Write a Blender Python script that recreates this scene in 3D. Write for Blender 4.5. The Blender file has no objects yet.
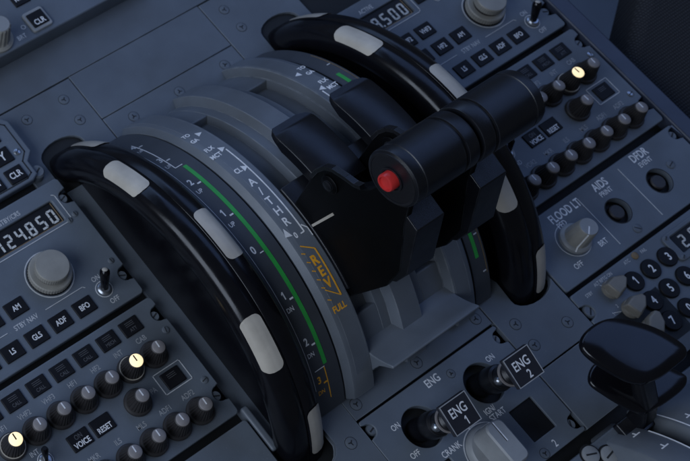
import bpy, bmesh, math, random
from math import sin, cos, pi, radians as rad
from mathutils import Vector, Matrix
random.seed(7)
S = 0.0165                      # one layout unit (the pitch of the small panel keys) in metres
sc = bpy.context.scene
COL = sc.collection
# ------------------------------------------------------------------ materials
def mat(name, col, rough=.5, metal=0., noise=.0, nscale=60., bump=0., bscale=400., coat=0., emit=None, estr=0., spec=.5, rvar=0., scratch=0., wear=0., wr=.0007, wcol=(.34, .36, .38), grime=0.):
    m = bpy.data.materials.new(name); m.use_nodes = True
    nt = m.node_tree; b = nt.nodes['Principled BSDF']
    b.inputs['Base Color'].default_value = (*col, 1); b.inputs['Roughness'].default_value = rough
    b.inputs['Metallic'].default_value = metal; b.inputs['Coat Weight'].default_value = coat
    b.inputs['Specular IOR Level'].default_value = spec
    b.inputs['Coat Roughness'].default_value = .12
    if emit: b.inputs['Emission Color'].default_value = (*emit, 1); b.inputs['Emission Strength'].default_value = estr
    tc = nt.nodes.new('ShaderNodeTexCoord')
    def nz(scale, detail=4.):
        n = nt.nodes.new('ShaderNodeTexNoise'); n.inputs['Scale'].default_value = scale; n.inputs['Detail'].default_value = detail
        nt.links.new(tc.outputs['Object'], n.inputs['Vector']); return n
    if noise:
        n = nz(nscale); r = nt.nodes.new('ShaderNodeMapRange')
        r.inputs['From Min'].default_value = .3; r.inputs['From Max'].default_value = .7
        r.inputs['To Min'].default_value = 1-noise; r.inputs['To Max'].default_value = 1+noise
        mx = nt.nodes.new('ShaderNodeMix'); mx.data_type = 'RGBA'; mx.blend_type = 'MULTIPLY'; mx.inputs['Factor'].default_value = 1
        nt.links.new(n.outputs['Fac'], r.inputs['Value']); mx.inputs['A'].default_value = (*col, 1)
        nt.links.new(r.outputs['Result'], mx.inputs['B'])
        out = mx.outputs['Result']
        if scratch:                      # sparse pale wear specks
            n2 = nz(900., 2.); r2 = nt.nodes.new('ShaderNodeMapRange')
            r2.inputs['From Min'].default_value = .70; r2.inputs['From Max'].default_value = .78
            nt.links.new(n2.outputs['Fac'], r2.inputs['Value'])
            sm = nt.nodes.new('ShaderNodeMath'); sm.operation = 'MULTIPLY'; sm.inputs[1].default_value = scratch
            nt.links.new(r2.outputs['Result'], sm.inputs[0])
            m2 = nt.nodes.new('ShaderNodeMix'); m2.data_type = 'RGBA'; m2.inputs['B'].default_value = (.55, .56, .56, 1)
            nt.links.new(sm.outputs[0], m2.inputs['Factor']); nt.links.new(out, m2.inputs['A']); out = m2.outputs['Result']
        if grime:                        # broad handled patches, a little darker and warmer
            n3 = nz(14., 6.); r3 = nt.nodes.new('ShaderNodeMapRange'); r3.inputs['From Min'].default_value = .48; r3.inputs['From Max'].default_value = .68
            nt.links.new(n3.outputs['Fac'], r3.inputs['Value'])
            s3 = nt.nodes.new('ShaderNodeMath'); s3.operation = 'MULTIPLY'; s3.inputs[1].default_value = grime
            nt.links.new(r3.outputs['Result'], s3.inputs[0])
            m3 = nt.nodes.new('ShaderNodeMix'); m3.data_type = 'RGBA'; m3.inputs['B'].default_value = (col[0]*.62, col[1]*.58, col[2]*.52, 1)
            nt.links.new(s3.outputs[0], m3.inputs['Factor']); nt.links.new(out, m3.inputs['A']); out = m3.outputs['Result']
        if wear:                         # paint rubbed off along the edges
            bv = nt.nodes.new('ShaderNodeBevel'); bv.samples = 4; bv.inputs['Radius'].default_value = wr
            ge = nt.nodes.new('ShaderNodeNewGeometry'); dt = nt.nodes.new('ShaderNodeVectorMath'); dt.operation = 'DOT_PRODUCT'
            nt.links.new(bv.outputs['Normal'], dt.inputs[0]); nt.links.new(ge.outputs['Normal'], dt.inputs[1])
            r4 = nt.nodes.new('ShaderNodeMapRange'); r4.inputs['From Min'].default_value = .995; r4.inputs['From Max'].default_value = .90
            nt.links.new(dt.outputs['Value'], r4.inputs['Value'])
            n4 = nz(110., 5.); r5 = nt.nodes.new('ShaderNodeMapRange'); r5.inputs['From Min'].default_value = .35; r5.inputs['From Max'].default_value = .62; r5.inputs['To Max'].default_value = wear
            nt.links.new(n4.outputs['Fac'], r5.inputs['Value'])
            s4 = nt.nodes.new('ShaderNodeMath'); s4.operation = 'MULTIPLY'
            nt.links.new(r4.outputs['Result'], s4.inputs[0]); nt.links.new(r5.outputs['Result'], s4.inputs[1])
            m4 = nt.nodes.new('ShaderNodeMix'); m4.data_type = 'RGBA'; m4.inputs['B'].default_value = (*wcol, 1)
            nt.links.new(s4.outputs[0], m4.inputs['Factor']); nt.links.new(out, m4.inputs['A']); out = m4.outputs['Result']
        nt.links.new(out, b.inputs['Base Color'])
    if rvar:
        n = nz(nscale*2.3); r = nt.nodes.new('ShaderNodeMapRange')
        r.inputs['To Min'].default_value = max(0, rough-rvar); r.inputs['To Max'].default_value = rough+rvar
        nt.links.new(n.outputs['Fac'], r.inputs['Value']); nt.links.new(r.outputs['Result'], b.inputs['Roughness'])
    if bump:
        n = nz(bscale, 3.); bp = nt.nodes.new('ShaderNodeBump'); bp.inputs['Strength'].default_value = bump
        bp.inputs['Distance'].default_value = .0003
        nt.links.new(n.outputs['Fac'], bp.inputs['Height']); nt.links.new(bp.outputs['Normal'], b.inputs['Normal'])
    return m
M = dict(
 panel=mat('panel_paint', (.125, .148, .178), .5, noise=.10, nscale=45, bump=.12, bscale=1500, rvar=.08, scratch=.22, wear=0.7, grime=.55),
 cover=mat('cover_paint', (.115, .134, .158), .52, noise=.12, nscale=30, bump=.12, bscale=1500, rvar=.1, scratch=.22, wear=0.6, grime=.55),
 quad=mat('quadrant_paint', (.13, .148, .172), .45, noise=.10, nscale=45, bump=.10, bscale=1300, rvar=.08, scratch=.1, wear=0.8, grime=.55),
 slot=mat('slot_shade_paint', (.082, .090, .10), .55, noise=.14, nscale=50, bump=.1, bscale=1200, wear=.7, grime=.6),
 scale=mat('scale_paint', (.05, .056, .066), .5, noise=.12, nscale=60),
 dark=mat('dark_gap', (.008, .009, .010), .7, noise=.2, nscale=80),
 seam=mat('seam_shadow', (.02, .022, .025), .8, noise=.2, nscale=80),
 black=mat('black_plastic', (.006, .0065, .009), .34, noise=.2, nscale=80, bump=.15, bscale=1800, rvar=.08, wear=.7, wcol=(.05, .055, .065), wr=.0005),
 lever=mat('lever_black', (.006, .0065, .009), .34, noise=.2, nscale=70, bump=.2, bscale=2200, rvar=.08, wear=.8, wcol=(.06, .065, .075), wr=.0006),
 stem=mat('stem_black', (.0025, .0026, .0032), .4, spec=.12, noise=.2, nscale=70, bump=.2, bscale=2200, wear=.8, wcol=(.05, .055, .06), wr=.0006),
 gloss=mat('gloss_black', (.005, .005, .007), .16, noise=.2, nscale=40, spec=.42, rvar=.06),
 wheel=mat('wheel_black', (.005, .005, .007), .22, noise=.2, nscale=50, spec=.4, rvar=.14, bump=.05, bscale=900),
 key=mat('key_black', (.007, .007, .009), .55, spec=.25, noise=.2, nscale=120, rvar=.08),
 knob=mat('knob_black', (.030, .027, .027), .5, noise=.2, nscale=120, bump=.1, bscale=2000),
 cap=mat('cap_grey', (.24, .22, .215), .45, noise=.12, nscale=200, rvar=.06),
 lit=mat('cap_lit', (.8, .7, .5), .4, emit=(1., .80, .45), estr=1.0, noise=.1, nscale=250),
 beige=mat('knob_beige', (.29, .28, .25), .5, noise=.12, nscale=90, bump=.08, bscale=900),
 grey=mat('knob_grey', (.28, .29, .295), .45, noise=.12, nscale=90, rvar=.08),
 white=mat('label_white', (.80, .80, .80), .5, noise=.12, nscale=300),
 dim=mat('label_grey', (.55, .56, .57), .55, noise=.15, nscale=300),
 adim=mat('label_dim', (.36, .37, .38), .55, noise=.15, nscale=300),
 vdim=mat('legend_unlit', (.085, .085, .09), .5, noise=.15, nscale=300),
 mark=mat('mark_white', (.52, .475, .40), .42, noise=.10, nscale=90, bump=.06, bscale=900, rvar=.08, grime=.7),
 orange=mat('label_orange', (.90, .42, .03), .5, noise=.12, nscale=300),
 tag=mat('tag_plate', (.020, .021, .028), .4, noise=.15, nscale=150, rvar=.08, wear=.8, wcol=(.16, .17, .18), wr=.0006),
 ivory=mat('pointer_ivory', (.20, .185, .155), .45, noise=.12, nscale=90, wear=.6),
 tan=mat('frame_tan', (.22, .15, .075), .5, noise=.12, nscale=300),
 green=mat('scale_green', (.03, .36, .06), .45, noise=.10, nscale=120),
 red=mat('button_red', (.60, .03, .027), .35, noise=.08, nscale=150, coat=.2),
 steel=mat('screw_steel', (.42, .44, .47), .32, metal=.9, noise=.15, nscale=200),
 screwp=mat('screw_paint', (.12, .138, .16), .5, noise=.12, nscale=200),
 lcd=mat('lcd_glass', (.012, .012, .013), .4, spec=.2, noise=.2, nscale=80),
 seg=mat('lcd_segment', (.64, .64, .61), .5, noise=.06, nscale=200),
 trim=mat('trim_blue', (.045, .055, .085), .42, noise=.12, nscale=40, bump=.1, bscale=1200),
 floor=mat('floor_cover', (.24, .27, .31), .8, noise=.15, nscale=12, bump=.3, bscale=600),
)
def fabric():
    m = bpy.data.materials.new('seat_fabric'); m.use_nodes = True; nt = m.node_tree; b = nt.nodes['Principled BSDF']
    b.inputs['Roughness'].default_value = .95; b.inputs['Specular IOR Level'].default_value = .1
    tc = nt.nodes.new('ShaderNodeTexCoord')
    w = []
    for d in ('X', 'Y'):
        q = nt.nodes.new('ShaderNodeTexWave'); q.bands_direction = d; q.inputs['Scale'].default_value = 150
        q.inputs['Distortion'].default_value = 1.5; q.inputs['Detail'].default_value = 2; q.inputs['Detail Scale'].default_value = 2
        nt.links.new(tc.outputs['Object'], q.inputs['Vector']); w.append(q)
    mu = nt.nodes.new('ShaderNodeMath'); mu.operation = 'MULTIPLY'
    nt.links.new(w[0].outputs['Fac'], mu.inputs[0]); nt.links.new(w[1].outputs['Fac'], mu.inputs[1])
    cr = nt.nodes.new('ShaderNodeValToRGB')
    cr.color_ramp.elements[0].color = (.026, .026, .028, 1); cr.color_ramp.elements[1].color = (.07, .07, .072, 1)
    nt.links.new(mu.outputs[0], cr.inputs['Fac']); nt.links.new(cr.outputs['Color'], b.inputs['Base Color'])
    bp = nt.nodes.new('ShaderNodeBump'); bp.inputs['Strength'].default_value = .6; bp.inputs['Distance'].default_value = .0006
    nt.links.new(mu.outputs[0], bp.inputs['Height']); nt.links.new(bp.outputs['Normal'], b.inputs['Normal'])
    return m
M['fabric'] = fabric()
# ------------------------------------------------------------------ mesh helpers (layout units in, metres out)
class MB:
    def __init__(s): s.v = []; s.f = []; s.m = []; s.mats = []; s.g = []
    def mark(s, nm): s.g.append((len(s.v), len(s.f), nm))
    def mi(s, m):
        if m not in s.mats: s.mats.append(m)
        return s.mats.index(m)
    def add(s, vs, fs, m, T=None):
        o = len(s.v); k = s.mi(m)
        for p in vs:
            p = Vector(p)
            s.v.append(T @ p if T else p)
        for f in fs: s.f.append([i+o for i in f]); s.m.append(k)
    def box(s, x0, x1, y0, y1, z0, z1, m, T=None, tap=0):
        t = tap
        vs = [(x0, y0, z0), (x1, y0, z0), (x1, y1, z0), (x0, y1, z0), (x0+t, y0+t, z1), (x1-t, y0+t, z1), (x1-t, y1-t, z1), (x0+t, y1-t, z1)]
        s.add(vs, [(0, 3, 2, 1), (4, 5, 6, 7), (0, 1, 5, 4), (1, 2, 6, 5), (2, 3, 7, 6), (3, 0, 4, 7)], m, T)
    def lathe(s, prof, m, c=(0, 0, 0), n=40, T=None, rib=0, ribn=0, ribz=None, captop=True, capbot=False):
        vs = []; fs = []
        for r, z in prof:
            for i in range(n):
                a = 2*pi*i/n; rr = r
                if rib and (ribz is None or ribz[0] <= z <= ribz[1]): rr = r*(1+rib*(1 if (i*ribn*2//n) % 2 else -1))
                vs.append((c[0]+rr*cos(a), c[1]+rr*sin(a), c[2]+z))
        for j in range(len(prof)-1):
            for i in range(n):
                a = j*n+i; b = j*n+(i+1) % n; fs.append((a, b, b+n, a+n))
        if captop: fs.append([(len(prof)-1)*n+i for i in range(n)])
        if capbot: fs.append([n-1-i for i in range(n)])
        s.add(vs, fs, m, T)
    def prism(s, pts, z0, z1, m, T=None):
        n = len(pts); A = sum(pts[i][0]*pts[(i+1) % n][1]-pts[(i+1) % n][0]*pts[i][1] for i in range(n))
        if A < 0: pts = pts[::-1]
        vs = [(x, y, z0) for x, y in pts]+[(x, y, z1) for x, y in pts]
        s.add(vs, [list(range(n-1, -1, -1)), list(range(n, 2*n))]+[(i, (i+1) % n, n+(i+1) % n, n+i) for i in range(n)], m, T)
    def ring(s, c, r0, r1, z0, z1, m, n=40, a0=0, a1=360, T=None):
        s.mark('printed_ring')
        full = abs(a1-a0) >= 360; k = n if full else n+1; vs = []; fs = []
        for i in range(k):
            a = rad(a0+(a1-a0)*i/n)
            for r, z in ((r0, z0), (r1, z0), (r1, z1), (r0, z1)): vs.append((c[0]+r*cos(a), c[1]+r*sin(a), z))
        for i in range(n):
            p = i*4; q = ((i+1) % k)*4
            for e in range(4): fs.append((p+e, q+e, q+(e+1) % 4, p+(e+1) % 4))
        s.add(vs, fs, m, T)
    def line(s, pts, wd, z, m, th=.012, T=None):
        s.mark('printed_line')
        for a, b in zip(pts, pts[1:]):
            a = Vector((*a, 0)); b = Vector((*b, 0)); d = (b-a).normalized(); nn = Vector((-d.y, d.x, 0))*wd/2
            a = a-d*wd*.4; b = b+d*wd*.4
            s.prism([tuple((a+nn)[:2]), tuple((a-nn)[:2]), tuple((b-nn)[:2]), tuple((b+nn)[:2])], z, z+th, m, T)
    def loft(s, rings, m, closed=True, caps=True, T=None):
        n = len(rings[0]); vs = [p for r in rings for p in r]; fs = []
        for j in range(len(rings)-1):
            for i in range(n if closed else n-1):
                a = j*n+i; b = j*n+(i+1) % n; fs.append((a, b, b+n, a+n))
        if caps: fs.append(list(range(n-1, -1, -1))); fs.append([(len(rings)-1)*n+i for i in range(n)])
        s.add(vs, fs, m, T)
    def build_split(s, parent):
        """every marked group becomes a part of its own"""
        for k, (v0, f0, nm) in enumerate(s.g):
            v1, f1 = (s.g[k+1][0], s.g[k+1][1]) if k+1 < len(s.g) else (len(s.v), len(s.f))
            q = MB(); q.v = s.v[v0:v1]; q.f = [[i-v0 for i in f] for f in s.f[f0:f1]]; q.m = s.m[f0:f1]; q.mats = s.mats
            q.build(nm, parent, smooth=False, recalc=False)
    def build(s, name, parent=None, loc=(0, 0, 0), bevel=0, seg=2, angle=35, smooth=True, recalc=True):
        me = bpy.data.meshes.new(name)
        me.from_pydata([v*S for v in s.v], [], s.f)
        for m in s.mats: me.materials.append(m)
        me.polygons.foreach_set('material_index', s.m)
        if recalc:
            bm = bmesh.new(); bm.from_mesh(me); bmesh.ops.recalc_face_normals(bm, faces=bm.faces); bm.to_mesh(me); bm.free()
        me.update()
        if smooth:
            me.polygons.foreach_set('use_smooth', [True]*len(me.polygons)); me.set_sharp_from_angle(angle=rad(angle))
        o = bpy.data.objects.new(name, me); COL.objects.link(o); o.location = Vector(loc)*S
        if parent: o.parent = parent
        if bevel:
            b = o.modifiers.new('bevel', 'BEVEL'); b.width = bevel*S; b.segments = seg; b.limit_method = 'ANGLE'; b.angle_limit = rad(40)
            b.harden_normals = False
        return o
def tag(o, label=None, cat=None, group=None, kind=None):
    if label: o['label'] = label
    if cat: o['category'] = cat
    if group: o['group'] = group
    if kind: o['kind'] = kind
    return o
def thing(name, label, cat, loc=(0, 0, 0), group=None):
    o = bpy.data.objects.new(name, None); o.empty_display_size = .01; COL.objects.link(o); o.location = Vector(loc)*S
    return tag(o, label, cat, group)
def copy_tree(o, parent=None):
    c = o.copy(); COL.objects.link(c)
    if parent: c.parent = parent
    for ch in [x for x in o.children]: copy_tree(ch, c)
    return c
def rrect(x0, x1, y0, y1, r, k=5):
    p = []
    for cx, cy, a0 in ((x1-r, y1-r, 0), (x0+r, y1-r, 90), (x0+r, y0+r, 180), (x1-r, y0+r, 270)):
        for i in range(k+1):
            a = rad(a0+90*i/k); p.append((cx+r*cos(a), cy+r*sin(a)))
    return p
def circ(cx, cy, r, n=32): return [(cx+r*cos(2*pi*i/n), cy+r*sin(2*pi*i/n)) for i in range(n)]
def plate_mesh(name, outer, holes, ztop, th, bev, m, z_off=0):
    cu = bpy.data.curves.new(name, 'CURVE'); cu.dimensions = '2D'; cu.fill_mode = 'BOTH'
    cu.extrude = (th/2-bev)*S; cu.bevel_depth = bev*S; cu.bevel_resolution = 2; cu.offset = -bev*S
    for pts in [outer]+list(holes):
        sp = cu.splines.new('POLY'); sp.points.add(len(pts)-1); sp.use_cyclic_u = True
        for p, q in zip(sp.points, pts): p.co = (q[0]*S, q[1]*S, 0, 1)
    tmp = bpy.data.objects.new('tmp', cu); COL.objects.link(tmp)
    dg = bpy.context.evaluated_depsgraph_get(); dg.update()
    me = bpy.data.meshes.new_from_object(tmp.evaluated_get(dg))
    bpy.data.objects.remove(tmp); bpy.data.curves.remove(cu)
    me.name = name
    for v in me.vertices: v.co.z += (ztop-th/2)*S
    me.materials.clear(); me.materials.append(m)
    me.polygons.foreach_set('use_smooth', [True]*len(me.polygons)); me.set_sharp_from_angle(angle=rad(50))
    return me
def plate(name, outer, holes, ztop, th, bev, m, parent=None, loc=(0, 0, 0)):
    o = bpy.data.objects.new(name, plate_mesh(name, outer, holes, ztop, th, bev, m)); COL.objects.link(o)
    o.location = Vector(loc)*S
    if parent: o.parent = parent
    return o
# text as flat mesh: returns (verts, faces) with cap height 1, centred on its box
_tc = {}
def text_mesh(t):
    if t in _tc: return _tc[t]
    if t == '1':                    # a one with a flag, as on the panels
        w = .075
        _tc[t] = ([Vector(p+(0,)) for p in ((.06, -.5), (.06+2*w, -.5), (.06+2*w, .5), (.06, .5), (.06, .5-.20), (-.16, .5-.36), (-.16, .5-.20), (.06, .5))], [[0, 1, 2, 3], [4, 7, 6, 5]])
        return _tc[t]
    cu = bpy.data.curves.new('t', 'FONT'); cu.body = t; cu.align_x = 'CENTER'; cu.resolution_u = 3; cu.fill_mode = 'FRONT'; cu.offset = .009
    tmp = bpy.data.objects.new('tmp', cu); COL.objects.link(tmp)
    dg = bpy.context.evaluated_depsgraph_get(); dg.update()
    me = bpy.data.meshes.new_from_object(tmp.evaluated_get(dg))
    vs = [v.co.copy() for v in me.vertices]; fs = [list(p.vertices) for p in me.polygons]
    bpy.data.objects.remove(tmp); bpy.data.meshes.remove(me); bpy.data.curves.remove(cu)
    x0 = min(v.x for v in vs); x1 = max(v.x for v in vs)
    k = 1/.70
    vs = [Vector(((v.x-(x0+x1)/2)*k, (v.y-.35)*k, 0)) for v in vs]
    _tc[t] = (vs, fs); return _tc[t]
def put_text(mb, t, x, y, h, m, z=.008, rot=0, sx=.80, T=None, bold=0):
    mb.mark('label')
    vs, fs = text_mesh(t); c, s_ = cos(rad(rot)), sin(rad(rot))
    for ox, oy in ([(0, 0)] if not bold else [(0, 0), (bold, 0), (0, bold)]):
        mb.add([(x+ox+(v.x*sx*c-v.y*s_)*h, y+oy+(v.x*sx*s_+v.y*c)*h, z+ox*.03+oy*.05) for v in vs], fs, m, T)
SEG = {'0': 'abcdef', '1': 'bc', '2': 'abged', '3': 'abgcd', '4': 'fgbc', '5': 'afgcd', '6': 'afgedc', '7': 'abc', '8': 'abcdefg', '9': 'abcdfg'}
def seven(mb, txt, x, y, h, pitch, m, z):
    w = h*.52; t = h*.135; sl = .08
    for ch in txt:
        if ch == '.':
            mb.box(x-pitch*.5-t*.3-.02, x-pitch*.5+t*.6-.02, y-h/2, y-h/2+t, z, z+.01, m); continue
        for s_ in SEG[ch]:
            g = t*.18
            if s_ in 'agd':
                yy = {'a': y+h/2-t, 'g': y-t/2, 'd': y-h/2}[s_]; mb.box(x-w/2+g+t*.4, x+w/2-g-t*.4, yy, yy+t, z, z+.01, m)
            else:
                xx = x-w/2 if s_ in 'fe' else x+w/2-t
                y0, y1 = (y+g, y+h/2-g-t*.3) if s_ in 'fb' else (y-h/2+g+t*.3, y-g)
                mb.box(xx, xx+t, y0, y1, z, z+.01, m)
        x += pitch
# ---- repeated small parts -------------------------------------------------
def ribbed_knob(parent, x, y, lit=False, z=0, up=0.):
    mb = MB(); top = .80+up
    mb.lathe([(.49, 0), (.49, .10), (.46, .14), (.415, .16)], M['knob'], n=40, captop=True)
    mb.lathe([(.40, .16), (.385, .24), (.275, top-.10), (.262, top), (.235, top+.02)], M['knob'], n=96, rib=.045, ribn=22, ribz=(.2, top-.05))
    o = mb.build('knob', parent, (x, y, z), angle=28)
    o.rotation_euler.z = rad(random.uniform(-4, 4))
    cp = MB(); mm = M['lit'] if lit else M['cap']
    cp.lathe([(.235, top+.012), (.235, top+.05), (.215, top+.07)], mm, n=32)
    cp.box(-.022, .022, -.03, .2, top+.071, top+.078, M['key'] if lit else M['white'])
    c = cp.build('cap', o, angle=50)
    if lit: tag(c, label='lit warm white knob cap')
    if lit:
        r = MB(); r.ring((0, 0), .405, .435, .165, .21, M['mark'], n=40); r.build('collar', o)
    return o
def key(parent, x, y, w, h, lines, z=0, m='white', hs=None, name='button'):
    mb = MB(); mb.box(-w/2, w/2, -h/2, h/2, -.05, .055, M['key'])
    o = mb.build(name, parent, (x, y, z), bevel=.03)
    t = MB(); n = len(lines)
    for i, (txt, yy, hh, mm) in enumerate(lines): put_text(t, txt, 0, yy, hh, M[mm], z=.058, sx=.78, bold=.006 if mm == 'white' else 0)
    if lines: t.build('legend', o, smooth=False, recalc=False)
    return o
def bars_key(parent, x, y, w=.76, h=.58, txt='CALL'):
    mb = MB(); mb.box(-w/2, w/2, -h/2, h/2, -.05, .055, M['key'])
    o = mb.build('button', parent, (x, y, 0), bevel=.03)
    t = MB()
    for i in range(3): t.box(-.17, .17, .03+i*.065, .05+i*.065, .057, .062, M['vdim'])
    if txt: put_text(t, txt, .02, -.12, .13, M['vdim'], z=.058)
    t.build('legend', o, smooth=False, recalc=False)
    return o
def flush_screw(parent, x, y, z=0, r=.2, rot=0.):
    mb = MB()
    mb.lathe([(r, -.01), (r, .012), (r*.9, .02)], M['screwp'], n=28)
    mb.ring((0, 0), r, r*1.10, .001, .0035, M['seam'], n=28)
    for k in range(3):
        a = rot+k*120; T = Matrix.Rotation(rad(a), 4, 'Z')
        mb.box(-.022, .022, .0, r*.52, .0205, .0225, M['seam'], T)
    return mb.build('screw', parent, (x, y, z), angle=40)
def fastener(parent, x, y, z=-.22, r=.2, rot=20., bright=False):
    mb = MB(); mm = M['steel'] if bright else M['screwp']
    mb.lathe([(r, 0), (r, .1), (r*.82, .16)], mm, n=28)
    T = Matrix.Rotation(rad(rot), 4, 'Z'); mb.box(-r*.7, r*.7, -.028, .028, .161, .165, M['seam'], T)
    return mb.build('fastener', parent, (x, y, z), angle=40)
def slot_screw(parent, x, y, z=0, r=.12, rot=30, m='steel'):
    mb = MB(); mb.lathe([(r, -.01), (r, .03), (r*.75, .05)], M[m], n=24)
    T = Matrix.Rotation(rad(rot), 4, 'Z'); mb.box(-r*.8, r*.8, -.018, .018, .051, .054, M['seam'], T)
    return mb.build('screw', parent, (x, y, z), angle=40)
def notch_outline(x0, x1, y0, y1, notches, r=.10):
    """rectangle whose left and right edges have round notches: notches = [(side, y, radius)]"""
    pts = []
    def arc(cx, cy, a0, a1, rr, k=5):
        for i in range(k+1):
            a = rad(a0+(a1-a0)*i/k); pts.append((cx+rr*cos(a), cy+rr*sin(a)))
    R_ = sorted([n for n in notches if n[0] == 1], key=lambda n: n[1]); L_ = sorted([n for n in notches if n[0] == -1], key=lambda n: -n[1])
    arc(x1-r, y0+r, -90, 0, r)
    for _, y, q in R_:
        pts.append((x1, y-q*1.15)); arc(x1-q*.55, y, -90, -270, q, 10); pts.append((x1, y+q*1.15))
    arc(x1-r, y1-r, 0, 90, r); arc(x0+r, y1-r, 90, 180, r)
    for _, y, q in L_:
        pts.append((x0, y+q*1.15)); arc(x0+q*.55, y, 90, -90, q, 10); pts.append((x0, y-q*1.15))
    arc(x0+r, y0+r, 180, 270, r)
    return pts
# ------------------------------------------------------------------ frame of reference: x right, y forward, z up, origin on the pedestal's axis
XC = 13.8                       # the local grids below were measured from the left key column; this is the axis
D = 21.957                      # spacing of the two pilots' columns
LX = -XC                        # x of the left column's zero
RX = D-XC
# ------------------------------------------------------------------ pedestal and floor
b = MB(); b.box(-22, 15.9, -30, 9.0, -26, -.62, M['dark']); b.box(-22, 15.9, 9.0, 26, -26, -.85, M['dark'])
tag(b.build('pedestal', smooth=False), kind='structure')
b = MB(); b.box(-120, 120, -90, 120, -27, -26, M['floor'])
tag(b.build('floor', smooth=False), kind='structure')
# ------------------------------------------------------------------ radio panels
def radio_panel(x0, label):
    t = thing('radio_panel', label, 'radio panel', (x0, 0, 0), 'radio panels')
    X0, X1 = -1.7, 7.25
    win1 = rrect(-.75, 2.25, 4.55, 5.45, .08); win2 = rrect(3.55, 6.52, 4.55, 5.45, .08)
    plate('faceplate', notch_outline(X0, X1, .80, 6.12, [(1, 5.3, .27), (1, 1.72, .27), (-1, 5.3, .27), (-1, 1.72, .27)], .16), [win1, win2], 0, .30, .04, M['panel'], t)
    for wx, txt, nm in ((.75, '118500', 'ACTIVE'), (5.035, '124850', 'STBY/CRS')):
        d = MB(); d.box(wx-1.55, wx+1.55, 4.5, 5.5, -.3, -.12, M['lcd'])
        seven(d, txt[:3]+'.'+txt[3:], wx-1.19, 4.93, .56, .475, M['seg'], -.119)
        # tan inner border
        d.box(wx-1.42, wx+1.42, 4.57, 4.60, -.119, -.10, M['tan']); d.box(wx+1.40, wx+1.43, 4.60, 5.42, -.119, -.10, M['tan'])
        d.build('display', t, smooth=False)
        fr = MB(); fr.line([(wx-1.62, 4.42), (wx-1.7, 4.5), (wx-1.7, 5.55), (wx-1.6, 5.62)], .03, .004, M['dim']); fr.line([(wx-1.62, 4.42), (wx+1.62, 4.42), (wx+1.7, 4.5), (wx+1.7, 5.55), (wx+1.6, 5.62)], .03, .004, M['dim'])
        put_text(fr, nm, wx-.25, 5.66, .19, M['dim']); fr.build('window_frame', t, smooth=False)
    key(t, 2.88, 4.98, .62, .55, [('', 0, .2, 'green')][:0])
    a = MB(); a.prism([(2.70, 4.98), (2.82, 5.1), (2.82, 4.86)], .058, .063, M['green']); a.prism([(3.06, 4.98), (2.94, 5.1), (2.94, 4.86)], .058, .063, M['green'])
    a.box(2.80, 2.96, 4.95, 5.01, .058, .063, M['green']); a.build('transfer_arrow', t, smooth=False)
    W = lambda s_: [(s_, 0, .20, 'white')]
    for i, s_ in enumerate(('VHF1', 'VHF2', 'VHF3')): key(t, -.16+1.03*i, 3.63, .78, .60, W(s_))
    for i, s_ in enumerate(('HF1', 'HF2', 'AM')): key(t, .93+1.035*i, 2.71, .78, .60, W(s_))
    for i, s_ in enumerate(('NAV', 'VOR', 'LS', 'GLS', 'ADF', 'BFO')): key(t, -.09+1.03*i, 1.46, .78, .60, W(s_))
    L = MB(); put_text(L, 'STBY NAV', 3.0, 2.10, .19, M['dim'])
    L.line([(3.85, 2.1), (5.45, 2.1), (5.52, 2.03)], .025, .004, M['dim']); L.line([(2.2, 2.1), (.2, 2.1), (.13, 2.03)], .025, .004, M['dim'])
    put_text(L, 'OFF', 6.16, 1.12, .19, M['dim']); put_text(L, 'ON', 6.05, 2.12, .19, M['dim']); put_text(L, 'SEL', -.8, 3.9, .17, M['dim'])
    L.ring((6.07, 1.63), .29, .32, .004, .014, M['dim'])
    L.build_split(t)
    # two-stage tuning knob
    k = MB(); k.ring((0, 0), .86, .90, .004, .014, M['dim'], n=56)
    k.lathe([(.82, 0), (.82, .05), (.80, .07)], M['key'], n=56)
    k.lathe([(.79, .07), (.79, .30), (.75, .34)], M['beige'], n=144, rib=.008, ribn=48, ribz=(.06, .31))
    kk = k.build('knob', t, (4.75, 3.12, 0), angle=25)
    k = MB(); k.lathe([(.56, .34), (.56, .50)], M['knob'], n=48); k.lathe([(.62, .50), (.62, .76), (.59, .80), (.5, .81)], M['beige'], n=144, rib=.008, ribn=48, ribz=(.49, .77))
    k.build('inner_knob', kk, angle=25)
    # power toggle
    k = MB(); k.lathe([(.25, 0), (.25, .08), (.19, .12), (.17, .16)], M['steel'], n=24)
    T = Matrix.Translation((0, 0, .1)) @ Matrix.Rotation(rad(-24), 4, 'X') @ Matrix.Rotation(rad(6), 4, 'Y')
    k.lathe([(.12, 0), (.155, .3), (.185, .7), (.18, .82), (.11, .90)], M['gloss'], n=24, T=T)
    k.lathe([(.105, .901), (.07, .925)], M['mark'], n=20, T=T)
    k.build('toggle', t, (6.07, 1.62, 0), angle=40)
    for x, y, r in ((6.95, 5.3, 20), (6.95, 1.72, -25), (-1.4, 5.3, 10), (-1.4, 1.72, 50)): fastener(t, x, y, rot=r)
    for x, y in ((6.93, 2.37), (6.93, 4.55), (6.62, 4.44)): slot_screw(t, x, y, r=.11, m='screwp', rot=x*40)
    return t
RPL = radio_panel(LX, 'grey radio panel nearest the camera, showing 124.850 beside its tuning knob')
RPR = radio_panel(RX, 'grey radio panel on the far side, behind the two black thrust levers')
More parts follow.
